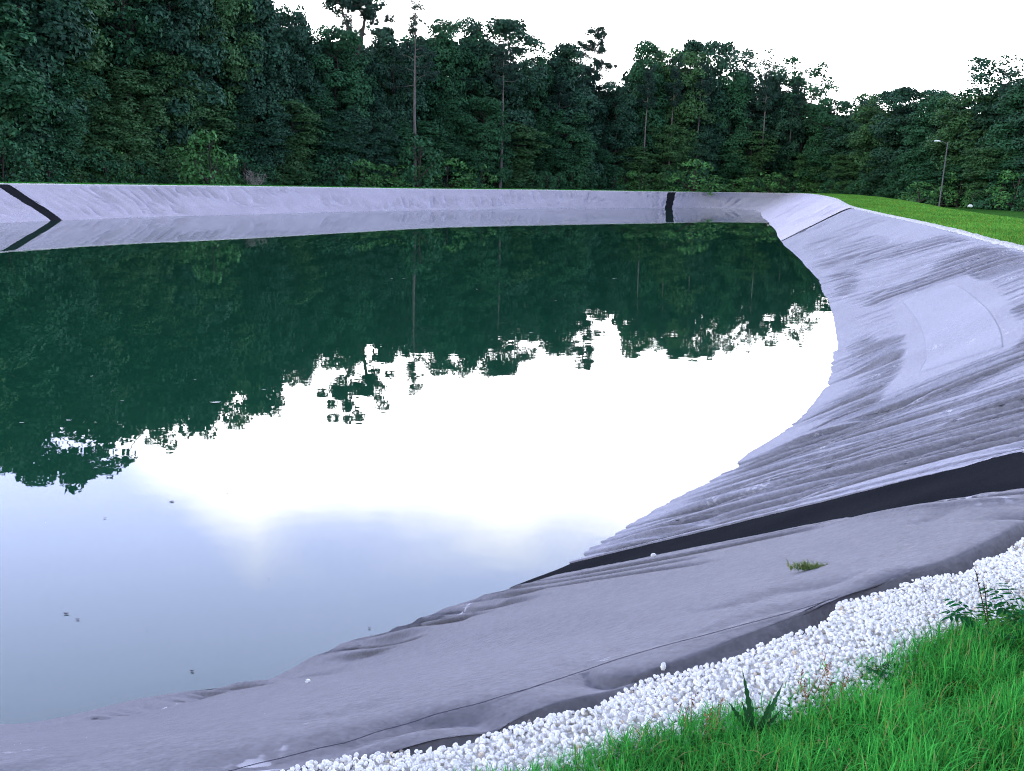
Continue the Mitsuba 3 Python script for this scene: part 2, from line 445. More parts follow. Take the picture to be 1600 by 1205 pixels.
# a smooth rectangular patch of newer cloth lies on the right bank
_c = np.array([_nsv[_tree.query(c_)[1]] for c_ in ((1432, 588), (1570, 545), (1490, 442), (1408, 470))])
_a, _b = np.meshgrid(np.linspace(0, 1, 60), np.linspace(0, 1, 60), indexing='ij')
_a, _b = _a[..., None], _b[..., None]
_sv = (1 - _a) * (1 - _b) * _c[0] + _a * (1 - _b) * _c[1] + _a * _b * _c[2] + (1 - _a) * _b * _c[3]
_pt = surf(_sv[..., 0], _sv[..., 1])
_n = np.cross(np.gradient(_pt, axis=0), np.gradient(_pt, axis=1)); _n /= np.linalg.norm(_n, axis=-1, keepdims=True); _n = np.where(_n[..., 2:] < 0, -_n, _n)
_h = folds(_sv[..., 0], _sv[..., 1], 'big') + 0.014
_h[[0, -1]] -= 0.06; _h[:, [0, -1]] -= 0.06
_pf = grid_faces(60, 60)
scene['fabric_panel_001__patch'] = ply(((_pt + _n * _h[..., None]).reshape(-1, 3), _pf), 'm_fabric_new', smooth=True)
tag('fabric_panel_001__patch', 'slightly paler smooth patch on the creased right bank')

# lap seam of the near panel: dark cord drawn in place of its shaded edge
seam = [on_liner(px, py) for px, py in zip(np.linspace(335, 1330, 60), np.interp(np.linspace(335, 1330, 60), [335, 600, 800, 1000, 1200, 1330], [1203, 1137, 1082, 1018, 966, 938]))]
seam = np.array(seam)
for c in range(3):
    seam[:, c] = np.convolve(np.r_[[seam[0, c]] * 4, seam[:, c], [seam[-1, c]] * 4], np.ones(9) / 9, 'valid')
scene['fabric_panel__seam'] = ply(tube(seam + [0, 0, 0.009], 0.0012, 6), 'm_dark', smooth=True)
tag('fabric_panel__seam', 'thin dark line for the shaded lap seam running along the near fabric panel')

# ------------------------------------------------------------------ water
ss = np.linspace(0, TOTAL, 900, endpoint=False)
edge = surf(ss, np.full(len(ss), 0.045))[:, :2]
wv = np.vstack([np.c_[edge, np.zeros(len(edge))], [[0.0, 70.0, 0.0]]])
n = len(edge)
wf = np.stack([np.arange(n), (np.arange(n) + 1) % n, np.full(n, n)], 1)
a, b, c = wv[wf[0]]
if np.cross(b - a, c - a)[2] < 0: wf = wf[:, ::-1]
scene['water'] = ply((wv, wf), 'm_water', uv=wv[:, :2])
tag('water', 'still dark green pond water mirroring the trees and the white sky', kind='structure')

# ------------------------------------------------------------------ ground: berm crest, outer slope, lower ground to the horizon
Z_LOW = 1.75


def ground_pt(s, w):
    q, nrm = cur(CQ, s), cur(CN, s)
    rad = q[..., :2] - np.array([-5.0, 80.0])
    rad /= np.linalg.norm(rad, axis=-1, keepdims=True)
    t = sstep(10, 120, w)[..., None]
    dirn = nrm * (1 - t) + rad * t
    dirn /= np.linalg.norm(dirn, axis=-1, keepdims=True)
    xy = q[..., :2] + dirn * w[..., None]
    crest = q[..., 2] - 0.02 + 0.05 * (meshkit.noise(np.concatenate([xy * 0.3, 0 * xy[..., :1]], -1), 4) - 0.5) * sstep(0.5, 2, w)
    low = Z_LOW + 1.2 * (meshkit.noise(np.concatenate([xy * 0.03, 0 * xy[..., :1]], -1), 6) - 0.5) * sstep(60, 140, w) + 14 * sstep(90, 420, w)
    z = crest + (low - crest) * sstep(6.0, 14.0, w)
    z = z - 0.16 * sstep(0.22, 0.06, w)
    return np.concatenate([xy, z[..., None]], -1)


gs = [0.0]
while gs[-1] < TOTAL: gs.append(gs[-1] + (0.25 if cur1(_dist, gs[-1]) < 14 else 1.3))
gs = np.array(gs); gs[-1] = TOTAL
gw = np.array([0.05, 0.14, 0.24, 0.36, 0.5, 0.75, 1.1, 1.6, 2.4, 3.5, 5, 6, 7, 8.5, 10, 12, 14, 18, 25, 35, 50, 75, 110, 160, 240, 340, 430, 700, 1500])
S2, W2 = np.meshgrid(gs, gw, indexing='ij')
gp = ground_pt(S2, W2)
gf = grid_faces(len(gs), len(gw))
a, b, c = (gp.reshape(-1, 3)[gf[:, k]] for k in range(3))
if np.mean(np.cross(b - a, c - a)[:, 2] > 0) < 0.5: gf = gf[:, ::-1]
scene['ground'] = ply((gp.reshape(-1, 3), gf), 'm_ground', smooth=True)
tag('ground', 'grassy berm round the pond and the ground under the trees', kind='structure')

# ------------------------------------------------------------------ gravel strip
def s_rim_near(x, y):
    return CS[np.argmin(np.linalg.norm(CQ[:, :2] - [x, y], axis=1))]


SG0, SG1 = s_rim_near(-2.0, 1.6), s_rim_near(3.4, 5.3)
GW0, GW1 = -0.045, 0.43


GRAVEL_W = [(s_rim_near(x, y), w) for x, y, w in [(-1.5, 1.8, 0.31), (-0.5, 2.2, 0.255), (0.14, 2.25, 0.262), (0.55, 2.49, 0.265), (0.98, 2.74, 0.30), (1.34, 2.95, 0.37), (1.79, 3.24, 0.41), (3.0, 4.6, 0.43)]]


def gravel_w(s):             # the band is narrower on the left
    return np.interp(s, [k for k, _ in GRAVEL_W], [w for _, w in GRAVEL_W])


def gravel_top(s, w):
    q, nrm = cur(CQ, s), cur(CN, s)
    xy = q[..., :2] + nrm * w[..., None]
    t = np.clip((w - GW0) / (GW1 - GW0), 0, 1)
    z = q[..., 2] - 0.035 + 0.032 * np.sin(np.pi * np.clip(t * 0.9 + 0.12, 0, 1)) ** 0.7
    z = z + 0.03 * (meshkit.noise(np.concatenate([xy * 3, 0 * xy[..., :1]], -1), 2) - 0.5)
    return np.concatenate([xy, z[..., None]], -1)


gs2 = [0.0]
while gs2[-1] < TOTAL:
    d = cur1(_dist, gs2[-1])
    gs2.append(gs2[-1] + (0.05 if d < 12 else 0.09 if d < 60 else 0.2))
gs2 = np.array(gs2)
near_bed = (gs2 > SG0) & (gs2 < SG1)
wv_ = np.linspace(0, 1, 9)
jit = 0.10 * (meshkit.noise(np.stack([gs2 * 2.0, 0 * gs2, 0 * gs2], -1), 3) - 0.5)
jit2 = 0.16 * (meshkit.noise(np.stack([gs2 * 1.3, 0 * gs2, 0 * gs2 + 4], -1), 8) - 0.5)
S3 = np.repeat(gs2[:, None], 9, 1)
W3 = (GW0 + jit)[:, None] + (np.where(near_bed, gravel_w(gs2), 0.30) + jit2 * 0.6 - GW0 - jit)[:, None] * wv_
gp3 = gravel_top(S3, W3)
lump = 0.05 * meshkit.noise(gp3 * 11.0, 12) + 0.03 * meshkit.noise(gp3 * 27.0, 13)
gp3[..., 2] += np.where(near_bed[:, None], -0.012, lump) * np.sin(np.pi * (0.08 + 0.84 * wv_))[None]
gp3[:, [0, -1], 2] -= 0.05
gf3 = grid_faces(len(gs2), 9)
a, b, c = (gp3.reshape(-1, 3)[gf3[:, k]] for k in range(3))
if np.mean(np.cross(b - a, c - a)[:, 2] > 0) < 0.5: gf3 = gf3[:, ::-1]
scene['gravel_strip'] = ply((gp3.reshape(-1, 3), gf3), 'm_gravelbed')
tag('gravel_strip', 'band of white gravel between the fabric and the grass', kind='structure')


def stone_shape(rng, sub):
    m = trimesh.creation.icosphere(subdivisions=sub)
    v = np.array(m.vertices)
    v = v * (1 + 0.55 * (meshkit.noise(v * 1.3 + rng.uniform(0, 50, 3), 3) - 0.5)[:, None] + 0.22 * (meshkit.noise(v * 3.0 + rng.uniform(0, 50, 3), 4) - 0.5)[:, None])
    v = v * rng.uniform([0.85, 0.7, 0.6], [1.25, 1.05, 0.9])
    return v, np.array(m.faces)


def rot(rng):
    q = rng.normal(size=4); q /= np.linalg.norm(q)
    w, x, y, z = q
    return np.array([[1 - 2 * (y * y + z * z), 2 * (x * y - z * w), 2 * (x * z + y * w)], [2 * (x * y + z * w), 1 - 2 * (x * x + z * z), 2 * (y * z - x * w)], [2 * (x * z - y * w), 2 * (y * z + x * w), 1 - 2 * (x * x + y * y)]])


def stone_colour(rng):
    r = rng.random()
    if r < 0.025: return np.array([0.34, 0.31, 0.28]) * rng.uniform(0.7, 1.2)
    if r < 0.045: return np.array([0.62, 0.52, 0.40]) * rng.uniform(0.9, 1.1)
    return np.array([0.83, 0.82, 0.80]) * rng.uniform(0.88, 1.06)


rng = np.random.default_rng(21)
VAR = [stone_shape(rng, 1) for _ in range(10)]
VARC = [stone_colour(rng) for _ in range(24)]
VAR0 = [stone_shape(rng, 1) for _ in range(6)]
VAR00 = [stone_shape(rng, 0) for _ in range(6)]
stones = []
step = 0.0120
for s in np.arange(SG0, SG1, step):
    for w in np.arange(GW0 - 0.01, GW1 + 0.05, step):
        for layer in (0, 1):
            s_, w_ = s + rng.uniform(-0.5, 0.5) * step, w + rng.uniform(-0.5, 0.5) * step
            lo = GW0 + 0.02 + 0.04 * (math.sin(s_ * 5.1) + math.sin(s_ * 11.7 + 1)) * 0.5
            hi = gravel_w(s_) + 0.05 + 0.04 * math.sin(s_ * 3.3)
            if w_ < lo or w_ > hi: continue
            if layer and rng.random() < 0.42: continue
            r = rng.uniform(0.0050, 0.0088) * (1.25 if rng.random() < 0.12 else 1)
            stones.append((s_, w_, layer, r))
sw = np.array(stones)
pos = gravel_top(sw[:, 0], sw[:, 1])
pos[:, 2] += -0.014 + 0.013 * sw[:, 2] + rng.uniform(-0.004, 0.004, len(sw))
extra = []                                              # loose stones that rolled onto the cloth edge
for px, py in [(1046, 1046)]:
    extra.append(on_liner(px, py) + [0, 0, 0.006])
pos = np.vstack([pos, extra])
rad = np.r_[sw[:, 3], rng.uniform(0.010, 0.0145, len(extra))]
top = np.r_[sw[:, 2], np.ones(len(extra))]
pix, zf = project(pos)
seen = (pix[:, 0] > 0) & (pix[:, 0] < W0) & (pix[:, 1] > 0) & (pix[:, 1] < H0) & (top > 0)
# hidden behind the lawn?
seen &= np.r_[sw[:, 1] < gravel_w(sw[:, 0]) - 0.05, np.ones(len(extra), bool)]
order = np.argsort(np.where(seen, -rad / zf, 0))
single = set(order[:300].tolist())
for k, (v_, f_) in enumerate(VAR):
    for c_ in range(3):
        scene[f'stone_source_{k}_{c_}'] = {'type': 'shapegroup', 'stone': ply((v_, f_), 'm_stone', smooth=True, color=np.tile(VARC[(k * 3 + c_) % 24], (len(v_), 1)))}
bv, bf, bc, at_ = [], [], [], 0
for i in range(len(pos)):
    m = rot(rng)
    if i in single:
        M = np.eye(4); M[:3, :3] = m * rad[i]; M[:3, 3] = pos[i]
        scene[numbered('gravel_strip__stone')] = {'type': 'instance', 'to_world': T(M), 'group': {'type': 'ref', 'id': f'stone_source_{rng.integers(10)}_{rng.integers(3)}'}}
    else:
        v_, f_ = (VAR0 if top[i] else VAR00)[rng.integers(6)]
        bv.append(v_ @ (m.T * rad[i]) + pos[i]); bf.append(f_ + at_); bc.append(np.tile(stone_colour(rng), (len(v_), 1))); at_ += len(v_)
scene['gravel_strip__loose_gravel'] = ply((np.vstack(bv), np.vstack(bf)), 'm_stone', smooth=True, color=np.vstack(bc))
tag('gravel_strip__loose_gravel', 'small white stones of the gravel band', kind='stuff')

# ------------------------------------------------------------------ grass
def blades(root, length, width, lean, azim, rng, col, segs=3):
    """Curved grass blades as one mesh; every array has one row per blade."""
    n = len(root)
    t = np.linspace(0, 1, segs + 1)
    d = np.stack([np.cos(azim), np.sin(azim), 0 * azim], 1)
    side = np.stack([-np.sin(azim), np.cos(azim), 0 * azim], 1)
    tw = rng.uniform(-0.9, 0.9, n)[:, None]
    side = side * np.cos(tw) + d * np.sin(tw)
    vs, cs = [], []
    for k, tt in enumerate(t):
        bend = lean * (0.35 * tt + 0.65 * tt * tt)
        c = root + d * (length * np.sin(bend) * tt)[:, None] + np.array([0, 0, 1.0]) * (length * np.cos(bend) * tt)[:, None]
        if k < segs:
            wdt = (width * (1 - 0.75 * tt ** 1.5))[:, None]
            vs += [c - side * wdt, c + side * wdt]; cs += [col, col]
        else:
            vs += [c]; cs += [col]
    V = np.stack(vs, 1); C = np.stack(cs, 1)
    m = V.shape[1]
    f = []
    for k in range(segs - 1):
        f += [[2 * k, 2 * k + 1, 2 * k + 3], [2 * k, 2 * k + 3, 2 * k + 2]]
    f += [[2 * segs - 2, 2 * segs - 1, 2 * segs]]
    Fc = (np.arange(n)[:, None, None] * m + np.array(f)[None]).reshape(-1, 3)
    return V.reshape(-1, 3), Fc, C.reshape(-1, 3)


def grass_colour(rng, n, pos, straw=1.0):
    t = rng.random(n)[:, None]
    pt = meshkit.noise(np.c_[pos[:, :2] * 2.2, np.zeros(n)], 3)[:, None]
    c = np.array([0.028, 0.210, 0.036]) * (1 - t) + np.array([0.095, 0.500, 0.085]) * t
    c = c * (0.75 + 0.5 * pt)
    dry = rng.random(n)
    c = np.where((dry < 0.05 * straw)[:, None], np.array([0.40, 0.34, 0.16]), c)
    c = np.where(((dry > 0.035) & (dry < 0.12))[:, None], np.array([0.14, 0.30, 0.05]), c)
    return c


rng = np.random.default_rng(5)
NL = 120000
s_ = np.r_[rng.uniform(s_rim_near(-1.1, 1.95), s_rim_near(2.7, 4.6), NL), rng.uniform(s_rim_near(-2.6, 1.4), s_rim_near(4.6, 6.6), 40000)]
w_ = np.r_[rng.uniform(0.15, 1.5, NL), rng.uniform(0.15, 3.2, 40000)]
clump = meshkit.noise(np.stack([s_ * 7, w_ * 7, 0 * s_], -1), 2)
edge_w = gravel_w(s_) - 0.05 + 0.13 * (meshkit.noise(np.stack([s_ * 4.0, 0 * s_, 0 * s_], -1), 6) - 0.5) + 0.035 * rng.normal(size=len(s_))
pt = ground_pt(s_, w_)
keep = (w_ > edge_w) & (clump + rng.random(len(s_)) * 0.8 > 0.40) & (np.linalg.norm(pt[:, :2], axis=1) > 0.45)
pt, w_, clump = pt[keep], w_[keep], clump[keep]
n = len(pt)
V, Fc, C = blades(pt + [0, 0, -0.01], rng.uniform(0.05, 0.15, n) * (0.6 + 0.8 * clump) * (0.55 + 0.45 * sstep(0.0, 0.25, w_ - 0.28)), rng.uniform(0.0013, 0.0026, n), np.abs(rng.normal(0.55, 0.35, n)), rng.uniform(0, 2 * np.pi, n), rng, grass_colour(rng, n, pt), 4)
scene['lawn_grass'] = ply((V, Fc), 'm_blade', color=C)
tag('lawn_grass', 'bright green grass growing beside the white gravel in the foreground', 'grass', kind='stuff')

N = 150000
sa, sb = s_rim_near(9, 14), s_of_pair(22)
s_ = sa + (sb - sa) * rng.random(N) ** 1.3
w_ = rng.uniform(0.20, 9.0, N)
d_ = cur1(_dist, s_)
edge_w = 0.31 + 0.16 * (meshkit.noise(np.stack([s_ * 1.1, 0 * s_, 0 * s_], -1), 6) - 0.5)
pt = ground_pt(s_, w_)
k = w_ > edge_w
pt, d_ = pt[k], d_[k]
n = len(pt)
gcol = grass_colour(rng, n, pt * 0.25, 0.0) * [1.9, 0.90, 0.8]
V, Fc, C = blades(pt - [0, 0, 0.01], rng.uniform(0.07, 0.17, n), np.clip(0.00028 * d_, 0.004, 0.03), np.abs(rng.normal(0.5, 0.3, n)), rng.uniform(0, 2 * np.pi, n), rng, gcol, 2)
scene['berm_grass'] = ply((V, Fc), 'm_blade', color=C)
tag('berm_grass', 'mown green grass on the berm at the right of the pond', 'grass', kind='stuff')
N = 30000
s_ = rng.uniform(s_of_pair(23), s_of_pair(31), N)
w_ = rng.uniform(0.4, 5.0, N)
pt = ground_pt(s_, w_)
V, Fc, C = blades(pt - [0, 0, 0.01], rng.uniform(0.08, 0.22, N), np.full(N, 0.03), np.abs(rng.normal(0.5, 0.3, N)), rng.uniform(0, 2 * np.pi, N), rng, grass_colour(rng, N, pt * 0.25), 2)
scene['far_bank_grass'] = ply((V, Fc), 'm_blade', color=C)
tag('far_bank_grass', 'thin line of grass along the top of the far bank', 'grass', kind='stuff')

# ------------------------------------------------------------------ trees
def leaves(c, nrm, size, rng, col, slim=0.55, droop=0.0):
    n = len(c)
    nr = nrm + rng.normal(0, 0.55, (n, 3))
    nr /= np.linalg.norm(nr, axis=1, keepdims=True)
    a = np.cross(nr, rng.normal(size=(n, 3)))
    a /= np.linalg.norm(a, axis=1, keepdims=True) + 1e-9
    b = np.cross(nr, a)
    s = size[:, None]
    v = np.stack([c - a * s, c - b * s * slim + nr * s * 0.12, c + a * s, c + b * s * slim + nr * s * 0.12], 1)
    f = (np.arange(n)[:, None, None] * 4 + np.array([[0, 1, 2], [0, 2, 3]])[None]).reshape(-1, 3)
    return v.reshape(-1, 3), f, np.repeat(col, 4, 0)


def leaf_col(rng, n, base, var=0.24):
    t = rng.random((n, 1))
    c = np.array(base)[None] * (1 - var + 2 * var * t)
    return c * (1 + rng.normal(0, 0.06, (n, 3)))


def limb(p0, p1, r0, r1, rng, sag=0.08, k=6, sides=6, jit=0.01):
    t = np.linspace(0, 1, k)[:, None]
    L = np.linalg.norm(p1 - p0)
    p = p0 + (p1 - p0) * t + np.sin(np.pi * t) * rng.normal(0, sag * L, 3) + rng.normal(0, jit * L, (k, 3)) * np.sin(np.pi * t)
    return tube(p, np.linspace(r0, r1, k), sides)


def make_broadleaf(seed, H=25.0, Rw=5.5, low=0.12, shape=0, n_lobes=120, per=165, base=(0.030, 0.075, 0.048), lobe=(1.0, 2.1), size=(0.13, 0.32), gaps=0.0):
    rng = np.random.default_rng(seed)
    wood = [limb(np.zeros(3), np.array([rng.normal(0, .3), rng.normal(0, .3), H * 0.82]), H * 0.012, 0.06, rng, 0.012, 9, 8, 0.003)]
    V, Fc, C, at = [], [], [], 0
    for k in range(n_lobes):
        h = low + (1 - low) * rng.random() ** 0.85
        if shape == 0: prof = math.sin(math.pi * (0.20 + 0.69 * (h - low) / (1 - low))) ** 0.6       # rounded
        elif shape == 1: prof = (1.06 - (h - low) / (1 - low)) ** 0.45                                          # conical
        elif shape == 2: prof = 0.35 + 0.65 * math.sin(math.pi * min(1, max(0.0, (h - 0.30) / 0.70) * 0.74 + 0.08)) ** 0.7   # domed top
        else: prof = 0.55 + 0.45 * math.sin(3 * math.pi * h + seed)                                             # vine-hung column
        ang = rng.uniform(0, 2 * math.pi)
        rr = Rw * prof * math.sqrt(rng.uniform(0.15, 1.0))
        lr = rng.uniform(*lobe) * (1.15 - 0.30 * h)
        c = np.array([rr * math.cos(ang), rr * math.sin(ang), h * H - 0.5 * lr])
        if k % 3 == 0:
            h0 = max(0.1, (c[2] - 0.25 * rr - 1.0) / H)
            wood.append(limb(np.array([0, 0, h0 * H]), c, 0.05 + 0.10 * (1 - h), 0.02, rng, 0.08, 5, 5))
        n = int(per * (lr / 1.3) ** 2)
        d = rng.normal(size=(n, 3)); d /= np.linalg.norm(d, axis=1, keepdims=True)
        d[:, 2] = np.where(d[:, 2] < -0.35, -d[:, 2], d[:, 2])
        bump = 0.72 + 0.5 * meshkit.noise(d * 2.2 + seed * 3.1 + k * 1.7, 5)
        p = c + d * (lr * bump * rng.uniform(0.72, 1.06, n))[:, None] * np.array([1, 1, rng.uniform(0.8, 1.1)])
        tone = rng.uniform(0.78, 1.2)
        v, f, cc = leaves(p, d + [0, 0, 0.15], rng.uniform(*size, n), rng, leaf_col(rng, n, np.array(base) * tone))
        V.append(v); Fc.append(f + at); C.append(cc); at += len(v)
    return join(wood), (np.vstack(V), np.vstack(Fc), np.vstack(C))


def make_pine(seed, H=30.0, Rw=3.6, low=0.62, n_br=20, base=(0.026, 0.064, 0.046), dense=1.0):
    rng = np.random.default_rng(seed)
    top = np.array([rng.normal(0, .4), rng.normal(0, .4), H * 0.97])
    wood = [limb(np.zeros(3), top, 0.30, 0.05, rng, 0.006, 10, 8, 0.001)]
    V, Fc, C, at = [], [], [], 0
    for k in range(n_br):
        h = low + (1 - low) * (k + rng.random()) / n_br
        ang = k * 2.4 + rng.normal(0, .4)
        L = Rw * (1.02 - 0.75 * ((h - low) / (1 - low)) ** 2.5) * rng.uniform(0.35, 1.15)
        p0 = top * h / 0.97
        p0[2] = h * H
        p1 = p0 + np.array([math.cos(ang) * L, math.sin(ang) * L, rng.uniform(-0.15, 0.5) * L])
        wood.append(limb(p0, p1, 0.07, 0.02, rng, 0.08, 5, 5))
        for q in range(int(3 + L * 1.7)):
            t = rng.uniform(0.35, 1.12)
            c = p0 + (p1 - p0) * t + rng.normal(0, 0.35, 3) * [1, 1, 0.8]
            lr = rng.uniform(0.35, 0.9)
            n = int(75 * dense)
            d = rng.normal(size=(n, 3)); d /= np.linalg.norm(d, axis=1, keepdims=True)
            p = c + d * [1, 1, 0.8] * (lr * rng.uniform(0.35, 1.0, n))[:, None]
            v, f, cc = leaves(p, rng.normal(size=(n, 3)), rng.uniform(0.18, 0.36, n), rng, leaf_col(rng, n, np.array(base) * rng.uniform(0.8, 1.2)), slim=0.22)
            V.append(v); Fc.append(f + at); C.append(cc); at += len(v)
    return join(wood), (np.vstack(V), np.vstack(Fc), np.vstack(C))


def make_open(seed, H=30.0, lean=2.5, base=(0.028, 0.070, 0.046)):
    """A tall old tree: bare forked stem, ragged clumps high up."""
    rng = np.random.default_rng(seed)
    f0 = np.array([0.0, 0, H * 0.58]); f1 = np.array([lean * 0.55, 0, H * 0.80]); f2 = np.array([-lean * 0.8, 0.4, H * 0.84])
    wood = [limb(np.zeros(3), f0, 0.42, 0.32, rng, 0.01, 7, 8), limb(f0, f1, 0.32, 0.2, rng, 0.03, 6, 8), limb(f0, f2, 0.24, 0.12, rng, 0.05, 6, 7)]
    V, Fc, C, at = [], [], [], 0
    for k in range(46):
        hub = f1 if k % 2 else f2
        d0 = rng.normal(size=3) * [1.8, 1.8, 1.5] + [0, 0, 1.9]
        c = hub + d0
        wood.append(limb(hub + rng.normal(0, .1, 3), c, 0.09, 0.02, rng, 0.08, 5, 5))
        lr = rng.uniform(0.6, 1.2)
        n = int(110 * lr)
        d = rng.normal(size=(n, 3)); d /= np.linalg.norm(d, axis=1, keepdims=True)
        p = c + d * (lr * rng.uniform(0.5, 1.05, n))[:, None] * [1, 1, .75]
        v, f, cc = leaves(p, d + [0, 0, .3], rng.uniform(0.15, 0.32, n), rng, leaf_col(rng, n, np.array(base) * rng.uniform(0.8, 1.2)))
        V.append(v); Fc.append(f + at); C.append(cc); at += len(v)
    return join(wood), (np.vstack(V), np.vstack(Fc), np.vstack(C))


KINDS = {}
def add_kind(name, model, H, Wd, bark='m_bark'):
    (wv, wf), (v, f, c) = model
    scene[f'{name}_wood_source'] = {'type': 'shapegroup', 'trunk': ply((wv, wf), bark, smooth=True)}
    scene[f'{name}_leaf_source'] = {'type': 'shapegroup', 'crown': ply((v, f), 'm_leaf', color=np.clip(c, 0.003, 1))}
    KINDS[name] = (H, Wd, v[:, 2].max())


G1, G2, G3, G4 = (0.038, 0.125, 0.056), (0.036, 0.100, 0.058), (0.062, 0.150, 0.055), (0.080, 0.220, 0.065)
add_kind('round_a', make_broadleaf(1, 25, 5.5, 0.10, 0, base=G1), 25, 11)
add_kind('round_b', make_broadleaf(2, 25, 5.2, 0.14, 0, base=G2, lobe=(0.9, 1.9), n_lobes=120), 25, 10.4)
add_kind('cone_a', make_broadleaf(3, 25, 4.6, 0.10, 1, base=G2), 25, 9.2)
add_kind('cone_b', make_broadleaf(4, 25, 4.4, 0.16, 1, base=G1, lobe=(0.9, 1.8), n_lobes=120), 25, 8.8)
add_kind('dome_a', make_broadleaf(5, 25, 5.6, 0.10, 2, base=G2, n_lobes=130), 25, 11)
add_kind('dome_b', make_broadleaf(6, 25, 5.4, 0.15, 2, base=G3, n_lobes=125), 25, 10.8)
add_kind('vine_a', make_broadleaf(7, 25, 3.4, 0.04, 3, base=G3, n_lobes=80), 25, 6.8)
add_kind('vine_b', make_broadleaf(8, 25, 3.8, 0.05, 3, base=G1, n_lobes=85), 25, 7.6)
add_kind('thin_a', make_broadleaf(9, 25, 4.2, 0.45, 0, base=G1, n_lobes=70, per=100, lobe=(0.8, 1.6)), 25, 8.4)
add_kind('thin_b', make_broadleaf(14, 25, 4.0, 0.40, 2, base=G2, n_lobes=70, per=100, lobe=(0.8, 1.6)), 25, 8.0)
for q_ in range(3):
    add_kind('fill_' + 'abc'[q_], make_broadleaf(20 + q_, 25, 5.2, 0.08, (0, 2, 1)[q_], n_lobes=80, per=50, base=(G1, G2, G3)[q_], lobe=(1.2, 2.3), size=(0.28, 0.55)), 25, 10.5)
add_kind('pine_a', make_pine(10), 30, 7.2, 'm_pinebark')
add_kind('pine_b', make_pine(11, low=0.70, Rw=3.0, n_br=15, dense=0.9), 30, 6, 'm_pinebark')
add_kind('pine_c', make_pine(12, low=0.56, Rw=3.2, n_br=16, dense=0.55), 30, 6.8, 'm_pinebark')
add_kind('open_a', make_open(13), 30, 9)
add_kind('bush_a', make_broadleaf(15, 5, 2.4, 0.05, 0, n_lobes=26, per=95, base=G4, lobe=(0.5, 0.95), size=(0.12, 0.24)), 5, 5)
add_kind('bush_b', make_broadleaf(16, 5, 2.2, 0.05, 0, n_lobes=26, per=95, base=G1, lobe=(0.5, 0.95), size=(0.12, 0.24)), 5, 5)
add_kind('bush_c', make_broadleaf(17, 5, 2.3, 0.05, 1, n_lobes=26, per=95, base=G3, lobe=(0.5, 0.95), size=(0.12, 0.24)), 5, 5)


def forest_y(px):            # how far ahead the edge of the wood stands in each direction
    return np.interp(px, [-500, -200, 0, 300, 600, 800, 1050, 1250, 1350, 1500, 1600, 1900], [75, 95, 112, 140, 165, 186, 214, 226, 205, 165, 150, 135])


def plant(name, kind, foot, height, width, rz, label, cat, group=None):
    key = numbered(name)
    H, Wd, vmax = KINDS[kind]
    m = T().translate([float(foot[0]), float(foot[1]), float(foot[2])]).rotate([0, 0, 1], float(rz)).scale([width / Wd, width / Wd, height / vmax])
    scene[f'{key}__trunk'] = {'type': 'instance', 'to_world': m, 'group': {'type': 'ref', 'id': f'{kind}_wood_source'}}
    scene[f'{key}__crown'] = {'type': 'instance', 'to_world': m, 'group': {'type': 'ref', 'id': f'{kind}_leaf_source'}}
    tag(key, label, cat, group)
    return key


def tree_at(name, kind, px, top, y, width, label, cat='tree', group=None, rz=None, rng=np.random.default_rng(3)):
    t = at_y(px, top, y)
    return plant(name, kind, (t[0], t[1], Z_LOW - 0.1), t[2] - Z_LOW, width, rng.uniform(0, 360) if rz is None else rz, label, cat, group)


